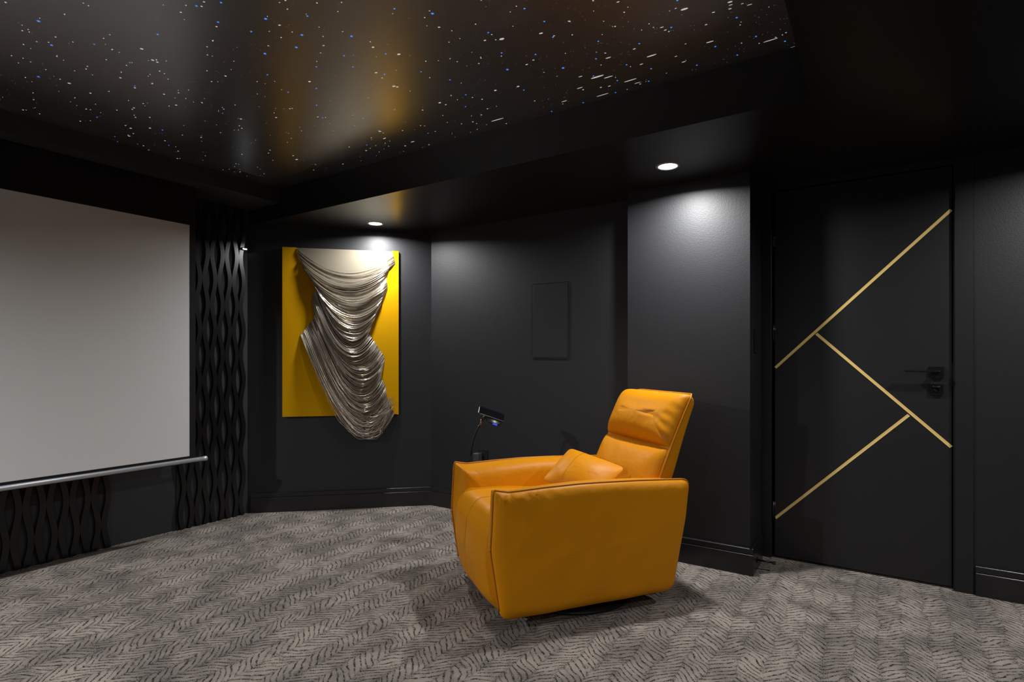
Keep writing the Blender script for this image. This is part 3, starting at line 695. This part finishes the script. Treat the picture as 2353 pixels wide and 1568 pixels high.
# arms
ARM = [(.492, .584), (.505, .34), (.462, .052), (-.365, .066), (-.432, .40), (-.455, .562), (.10, .573), (.43, .570)]
arm_out = round_poly(ARM, [.008, .25, .05, .06, .3, .035, .3, .05], .014)
for side in (1, -1):
    YS = .330 * side
    def mp(p, q, r, side=side, YS=YS):
        v = Vector((p, 0, q))
        k = max(0, min(1, (q - .05) / .5))
        crown = 0.018 * max(0, 1 - ((p - .02) / .46) ** 2) * max(0, min(1, (q - .40) / .15))     # top swells between its ends
        yy = YS + side * r * (1 if r > 0 else 1)
        w = wr((p * 1.0, q * 1.0, r + side * 3), 9, .0035)
        pucker = .0055 * math.sin(p * 150 + 3 * math.sin(p * 41)) * math.exp(-((q - .552) / .011) ** 2) * max(0, min(1, (p - .12) / .2)) if r > 0.002 else 0
        return Vector((p, yy + side * (w + pucker), q + (crown if r < 0 else crown * .55)))
    bm = BM(); soft_slab(bm, arm_out, (.026, .05, .014), (.100, .060, .030), mp)
    arm = link('armrest', bm, M['leather'], chair, True)
    pip = [v for v in arm_out]
    i0 = min(range(len(pip)), key=lambda i: (pip[i] - Vector((.470, .10))).length); i1 = min(range(len(pip)), key=lambda i: (pip[i] - Vector((-.452, .52))).length)
    # walk from the rear top, over the top, down the front
    seq = []; i = i1
    while True:
        seq.append(pip[i]); 
        if i == i0: break
        i = (i + 1) % len(pip)
    bm = BM(); tube(bm, [mp(v.x, v.y, 0) + Vector(((.003 if v.x > .40 and v.y < .56 else 0), .002 * side, (.003 if v.y > .545 else 0))) for v in seq], .0042, 8); link('piping', bm, M['piping'], arm, True)

# seat: front bulges ahead of the arms and tucks in below
SEAT = [(-.33, .43), (.30, .478), (.470, .480), (.520, .40), (.532, .27), (.505, .11), (.455, .048), (-.33, .06)]
so = round_poly(SEAT, [.04, .3, .06, .12, .3, .12, .03, .03], .014)
bm = BM(); NY = 30; rings = []
for j in range(NY + 1):
    y = -.262 + .524 * j / NY; k = abs(y) / .262
    dome = (1 - k ** 3.5); groove = math.exp(-(y / .010) ** 2)
    ring = []
    for v in so:
        c = Vector((.08, .27)); d = v - c
        f = 1 - .055 * (1 - dome) - .010 * groove * (1 if v.x > .05 else .3)
        w = c + Vector((d.x * f, d.y * f))
        ring.append(bm.verts.new((w.x + wr((w.x, y, w.y), 8, .003), y, w.y + wr((y, w.x, w.y + 5), 8, .004))))
    rings.append(ring)
n = len(so)
for A, B in zip(rings, rings[1:]):
    for k in range(n): bm.faces.new((A[k], A[(k + 1) % n], B[(k + 1) % n], B[k]))
bm.faces.new(rings[0]); bm.faces.new(rings[-1][::-1])
seat = link('seat', bm, M['leather'], chair, True)
bm = BM()   # stitched seam down the middle of the seat: a row of short stitches
sv = [v for v in so if v.x > -.05 and v.y > .10]; sv.sort(key=lambda v: math.atan2(v.y - .27, v.x - .08), reverse=True)
for a, b in zip(sv, sv[1:]):
    for s0, s1 in ((.08, .42), (.58, .92)):
        p, q = a.lerp(b, s0), a.lerp(b, s1)
        f = lambda w: Vector((.08 + (w.x - .08) * .991, .0, .27 + (w.y - .27) * .991))
        tube(bm, [f(p), f(q)], .0008, 4)
link('stitching', bm, M['stitch'], seat)

# back: a raked shell with a lumbar cushion and a headrest in front of it
B0 = Vector((-.235, 0, .36)); BU = Vector((-.262, 0, .590)); BL = BU.length; BU.normalize(); BN = Vector((BU.z, 0, -BU.x))
def mb(p, q, r):
    """p across, q up the back, r out of its front"""
    bend = -.010 * max(0, (q - .40) / .24) ** 2
    return B0 + Vector((0, 1, 0)) * p + BU * q + BN * (r + bend)
HW = .292
shell = round_poly([(-HW + .01, -.22), (HW - .01, -.22), (HW, .30), (HW - .006, .648), (-HW + .006, .648), (-HW, .30)], [.03, .03, .3, .035, .05, .3], .016)
bm = BM()
def msh(p, q, r):
    th = 1.0 - .55 * max(0, min(1, q / .64))
    return mb(p, q, r * th if r < 0 else r)
soft_slab(bm, shell, (.012, .03, 0), (.100, .035, .012), msh)
link('back_shell', bm, M['leather'], chair, True)
def backpad(name, q0, q1, rad, dome, disp):
    o = round_poly([(-HW + .004, q0), (HW - .004, q0), (HW - .004, q1), (-HW + .004, q1)], rad, .014)
    bm = BM(); soft_slab(bm, o, dome, (.010, .02, 0), mb, disp, True)
    ob = link(name, bm, M['leather'], chair, True)
    return ob, o
def lum(p, q, sg):
    return (0 if sg < 0 else noise.noise(Vector((p * 6, q * 6, 1.2))) * .007)
lb, lo_ = backpad('lumbar_cushion', -.02, .375, [.02, .02, .012, .012], (.040, .075, .030), lum)
def hd(p, q, sg):
    if sg < 0: return 0
    f1 = -.0042 * math.exp(-((q - (.548 + .30 * (p - .02) ** 2 * 2)) / .020) ** 2) * math.exp(-((p - .02) / .20) ** 2)
    f2 = -.0035 * math.exp(-((q - .475 - .30 * (p - .1)) / .018) ** 2) * math.exp(-((p - .14) / .07) ** 2)
    f3 = .006 * math.sin((q + p * .4) * 130) * math.exp(-((p - .27) / .05) ** 2) + .003 * math.sin(p * 110) * math.exp(-((q - .395) / .02) ** 2)
    return f1 + f2 + f3 + noise.noise(Vector((p * 7, q * 7, 4.2))) * .005
hb, ho_ = backpad('headrest', .372, .650, [.012, .012, .022, .075], (.050, .080, .030), hd)
bm = BM()
pp = []
for q in [i * .01 for i in range(0, 64)]: pp.append(mb(HW + .001, q, .004))
for q in range(0, 24): pp.append(mb(HW - .012 - q * .022, .652 - (0.0 if q < 20 else (q - 19) ** 2 * .0016), .002))
tube(bm, pp, .0045, 8); link('back_piping', bm, M['piping'], chair, True)
bm = BM()   # rear closing panel between the arms
box(bm, (-.425, -.27, .07), (-.36, .27, .50), .03, 4); link('rear_panel', bm, M['leather'], chair, True)
bm = BM(); lathe(bm, [(0, .0), (.305, 0), (.312, .006), (.306, .016), (.20, .024), (.07, .028), (.06, .07), (0, .07)], 64); link('swivel_base', bm, M['base'], chair, True)
bm = BM(); box(bm, (-.30, -.25, .040), (.40, .25, .064), .01, 2); link('under_frame', bm, M['base'], chair)

# lumbar pillow lying askew on the seat against the back
pa, pbv, pd = Vector((-.075, -.155, .655)), Vector((-.235, .125, .592)), Vector((.105, -.075, .520))
e1 = (pbv - pa); e2 = (pd - pa); W1, W2 = e1.length, e2.length
pc = pa + e1 / 2 + e2 / 2; e1.normalize(); e2 = (e2 - e1 * e2.dot(e1)).normalized(); e3 = e1.cross(e2).normalized()
if e3.z < 0: e3 = -e3
rot = Matrix.Rotation(CHA, 4, 'Z')
pil = thing('lumbar_pillow', 'small mustard leather pillow lying askew on the armchair seat', 'pillow', Matrix.Translation(CHL) @ rot @ pc, CHA)
hw, hh = W1 / 2 + .016, W2 / 2 + .018
ol = []
for k in range(72):
    a = 2 * PI * k / 72; c, s = math.cos(a), math.sin(a)
    sq = lambda v: math.copysign(abs(v) ** .24, v)
    x, y = sq(c), sq(s); pin = 1 - .12 * (1 - abs(x) ** 4) * (abs(y) > .6) - .11 * (1 - abs(y) ** 4) * (abs(x) > .6)
    ol.append(Vector((x * hw * (pin if abs(x) < .99 else pin), y * hh * pin)))
def mpil(p, q, r):
    cr = 1 - .5 * (abs(p) / hw * abs(q) / hh) ** 2
    return e1 * p + e2 * q + e3 * (r * cr + wr((p, q, r), 14, .004))
bm = BM(); soft_slab(bm, ol, (.012, .06, .046), (.008, .06, .026), mpil, None, True)
link('cushion', bm, M['leather'], pil, True)
bm = BM(); px = -.055
hx_ = max(v.x for v in ol); hy_ = max(v.y for v in ol)
def top(q):
    pf = lambda k: (1 - (1 - max(0, min(1, k))) ** 2.3) ** (1 / 2.3)
    ax, ay = abs(px) / hx_, abs(q) / hy_
    return mpil(px, q, .012 * pf(hx_ * (1 - ax) / .06) * pf(hy_ * (1 - ay) / .06) + .046 * (1 - ax ** 2.2) * (1 - ay ** 2.2) + .0004)
for k in range(22):
    q0 = (-.86 + k * .073) * hh
    tube(bm, [top(q0), top(q0 + .038 * hh)], .0008, 5)
link('stitching', bm, M['stitch'], pil)
